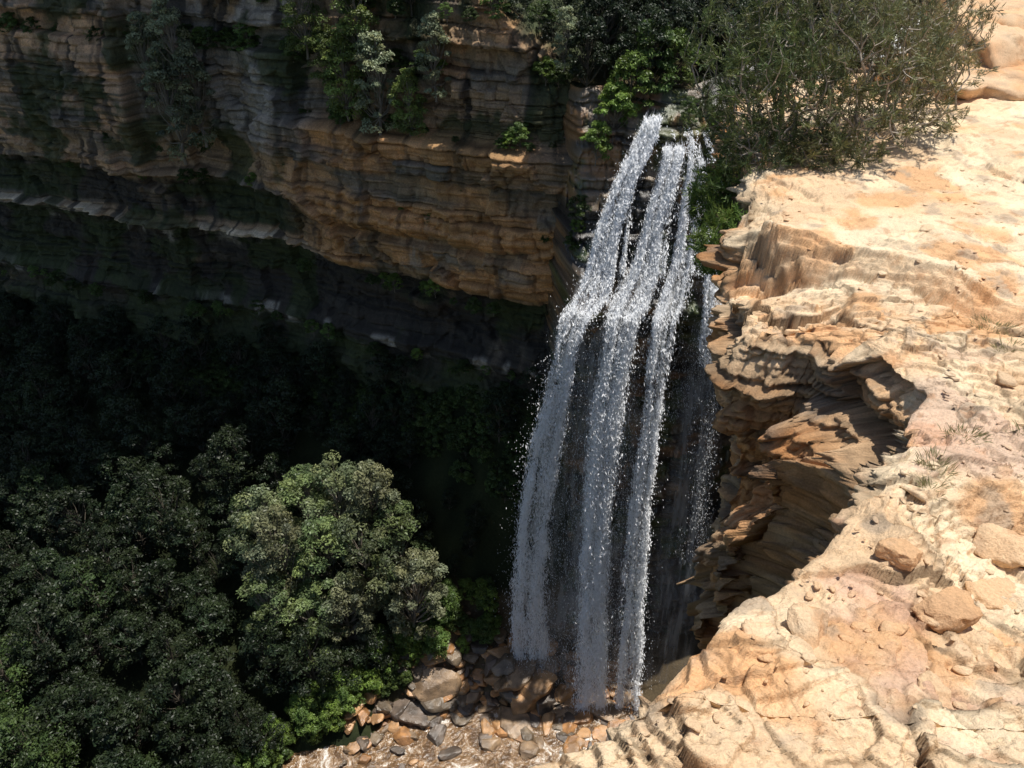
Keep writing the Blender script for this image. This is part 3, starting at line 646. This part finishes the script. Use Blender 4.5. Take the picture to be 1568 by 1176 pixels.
for (x,y,z,k_,s) in [(7.4,58.1,-18.2,0,.85),(8.7,59.2,-16.9,0,1.0),(10.2,60.2,-16.1,1,1.0),(6.2,57.2,-19.8,0,.65),(12,61.3,-15.6,0,.95),(5.1,56.2,-24,2,.6),(4.8,55.6,-26.3,2,.45),(5.0,55.8,-25.2,0,.35),(12.9,58.2,-17.6,1,.4),(14.8,57.4,-18.6,0,.5),(15.8,57.0,-19.5,1,.55),(14.2,55.6,-22.5,0,.35)]:
    obj('rainforest_tree',small[k_],None,(x,y,z),(0,0,r.random()*6.28),(s,s,s))
print('trees',cnt,time.time()-T0)

# ------------------------------------------------------------ shrubs (fine needle foliage)
def shrub(name,base,cen,rad,nn,seed,ntuft,nl=.075,green=(.13,.145,.07),lo=-.35):
    r=np.random.default_rng(seed);g=Geo()
    P=unit(r.normal(size=(nn*3,3)))*(r.random((nn*3,1))**.38);P=P[P[:,2]>lo][:nn]
    P=P*(1+.35*fbm(P[:,0]*2.2,P[:,1]*2.2,P[:,2]*2.2,2,seed)[:,None])
    P=P*np.array(rad)+np.array(cen)
    base=np.array(base,float);d=np.linalg.norm(P-base,axis=1);P=P[np.argsort(d)]
    par=[-1];A=np.zeros((len(P)+1,3));A[0]=base;D=np.zeros(len(P)+1)
    for i,p_ in enumerate(P):
        q=A[:i+1];dd_=np.linalg.norm(q-p_,axis=1)+.30*D[:i+1]
        j=int(np.argmin(dd_));A[i+1]=p_;par.append(j);D[i+1]=D[j]+np.linalg.norm(A[j]-p_)
    cnt_=np.ones(len(A))
    for i in range(len(A)-1,0,-1): cnt_[par[i]]+=cnt_[i]
    for i in range(1,len(A)):
        j=par[i];a=A[j];b=A[i];ra=.0046*cnt_[i]**.40
        m_=(a+b)/2+r.normal(size=3)*.05*np.linalg.norm(b-a)+np.array([0,0,-.04*np.linalg.norm(b-a)])
        V,F=tube([a,m_,b],[ra*1.1,ra,ra*.8],5 if cnt_[i]>6 else 3);g.add(V,F,0,np.array([.36,.31,.25])*(.8+.4*r.random()))
    tips=np.where(cnt_<4)[0];tips=tips[tips>0]
    dirs=unit(A[tips]-A[[par[i] for i in tips]]+np.array([0,0,.25])*np.linalg.norm(A[tips]-A[[par[i] for i in tips]],axis=1)[:,None])
    dirs=np.repeat(dirs,ntuft,0);c=np.repeat(A[tips],ntuft,0);n=len(c)
    off=(r.random(n)-.65)*.26
    tone=np.repeat(.6+.8*r.random(len(tips)),ntuft)
    yel=np.repeat(r.random(len(tips)),ntuft)
    sub=r.integers(0,4,n);subd=r.normal(size=(len(tips)*4,3))*.5
    sd2=subd[np.repeat(np.arange(len(tips))*4,ntuft)+sub]
    dr=unit(dirs+sd2)
    c=c+dr*off[:,None]*1.0+r.normal(size=(n,3))*.012
    t=unit(dr+r.normal(size=(n,3))*.38)
    b=unit(np.cross(t,r.normal(size=(n,3))))
    Lh=nl*(.5+.7*r.random((n,1)));Wh=.0065*(.7+.6*r.random((n,1)))
    V=np.stack([c-t*Lh*.2,c+b*Wh+t*Lh*.5,c+t*Lh*1.2,c-b*Wh+t*Lh*.5],1).reshape(-1,3)
    col=np.array(green)*(tone*(.8+.4*r.random(n)))[:,None]*np.stack([1+.25*yel,1+.05*yel,1-.2*yel],1)
    g.add(V,np.arange(n*4).reshape(-1,4),1,np.repeat(col,4,0))
    return obj(name,g.mesh(name,[m_bark,m_needle],False))
gA=(.13,.155,.075);gB=(.17,.175,.10);gC=(.095,.135,.052)
for i,(cx,cy,cz,rx_,rz_,nn,gc) in enumerate([(3.75,11.4,-3.0,1.0,1.0,380,gC),(4.75,11.2,-2.8,1.15,1.15,470,gA),(5.75,11.9,-2.75,1.1,1.1,430,gB),(4.2,12.6,-2.3,1.2,1.3,430,gA),(5.3,13.2,-2.1,1.3,1.4,430,gB),(6.4,13.3,-2.7,1.0,1.0,330,gB),(3.5,12.4,-3.1,1.0,1.3,360,gC),(3.45,11.0,-3.75,.6,.45,180,gC),(4.4,10.7,-3.65,.6,.35,140,gA)]):
    b_=(cx+.1,cy,lt(cx,cy)-.05 if cx>3.4 else -4.2)
    shrub('tea_tree_shrub',b_,(cx,cy,cz),(rx_,rx_*.85,rz_),nn,11+i,42,green=gc,lo=-.8)
shrub('green_shrub',(3.1,9.9,-5.0),(2.95,9.9,-4.65),(.45,.45,.5),330,4,50,green=(.13,.21,.05),lo=-.9)
shrub('green_shrub',(3.25,11.2,-4.8),(3.05,11.0,-4.4),(.5,.5,.5),330,5,50,green=(.12,.19,.05),lo=-.9)
g=Geo();r=np.random.default_rng(9)
for (x,y,n,R_) in [(4.25,6.0,220,.16),(2.55,3.6,130,.10),(2.9,3.95,120,.12),(3.3,3.9,120,.12),(2.4,3.35,60,.06),(4.1,5.5,80,.1)]:
    ang=r.random(n)*6.28;rr_=R_*r.random(n)**.5
    bx_=x+rr_*np.cos(ang);by_=y+rr_*np.sin(ang);bz_=ledge_top(bx_,by_)
    c=np.stack([bx_,by_,bz_],1);d=unit(np.stack([np.cos(ang)*.7,np.sin(ang)*.7,.5+r.random(n)],1)+r.normal(size=(n,3))*.25)
    b=unit(np.cross(d,r.normal(size=(n,3))));Lh=(.03+.06*r.random((n,1)));Wh=.0025
    V=np.stack([c,c+d*Lh*.6+b*Wh,c+d*Lh*1.2-np.array([0,0,.01]),c+d*Lh*.6-b*Wh],1).reshape(-1,3)
    col=mix(np.array([.16,.19,.07]),np.array([.35,.30,.16]),r.random(n));g.add(V,np.arange(n*4).reshape(-1,4),0,np.repeat(col,4,0))
obj('grass_tufts',g.mesh('grass_tufts',[m_needle],False))
print('done',time.time()-T0)
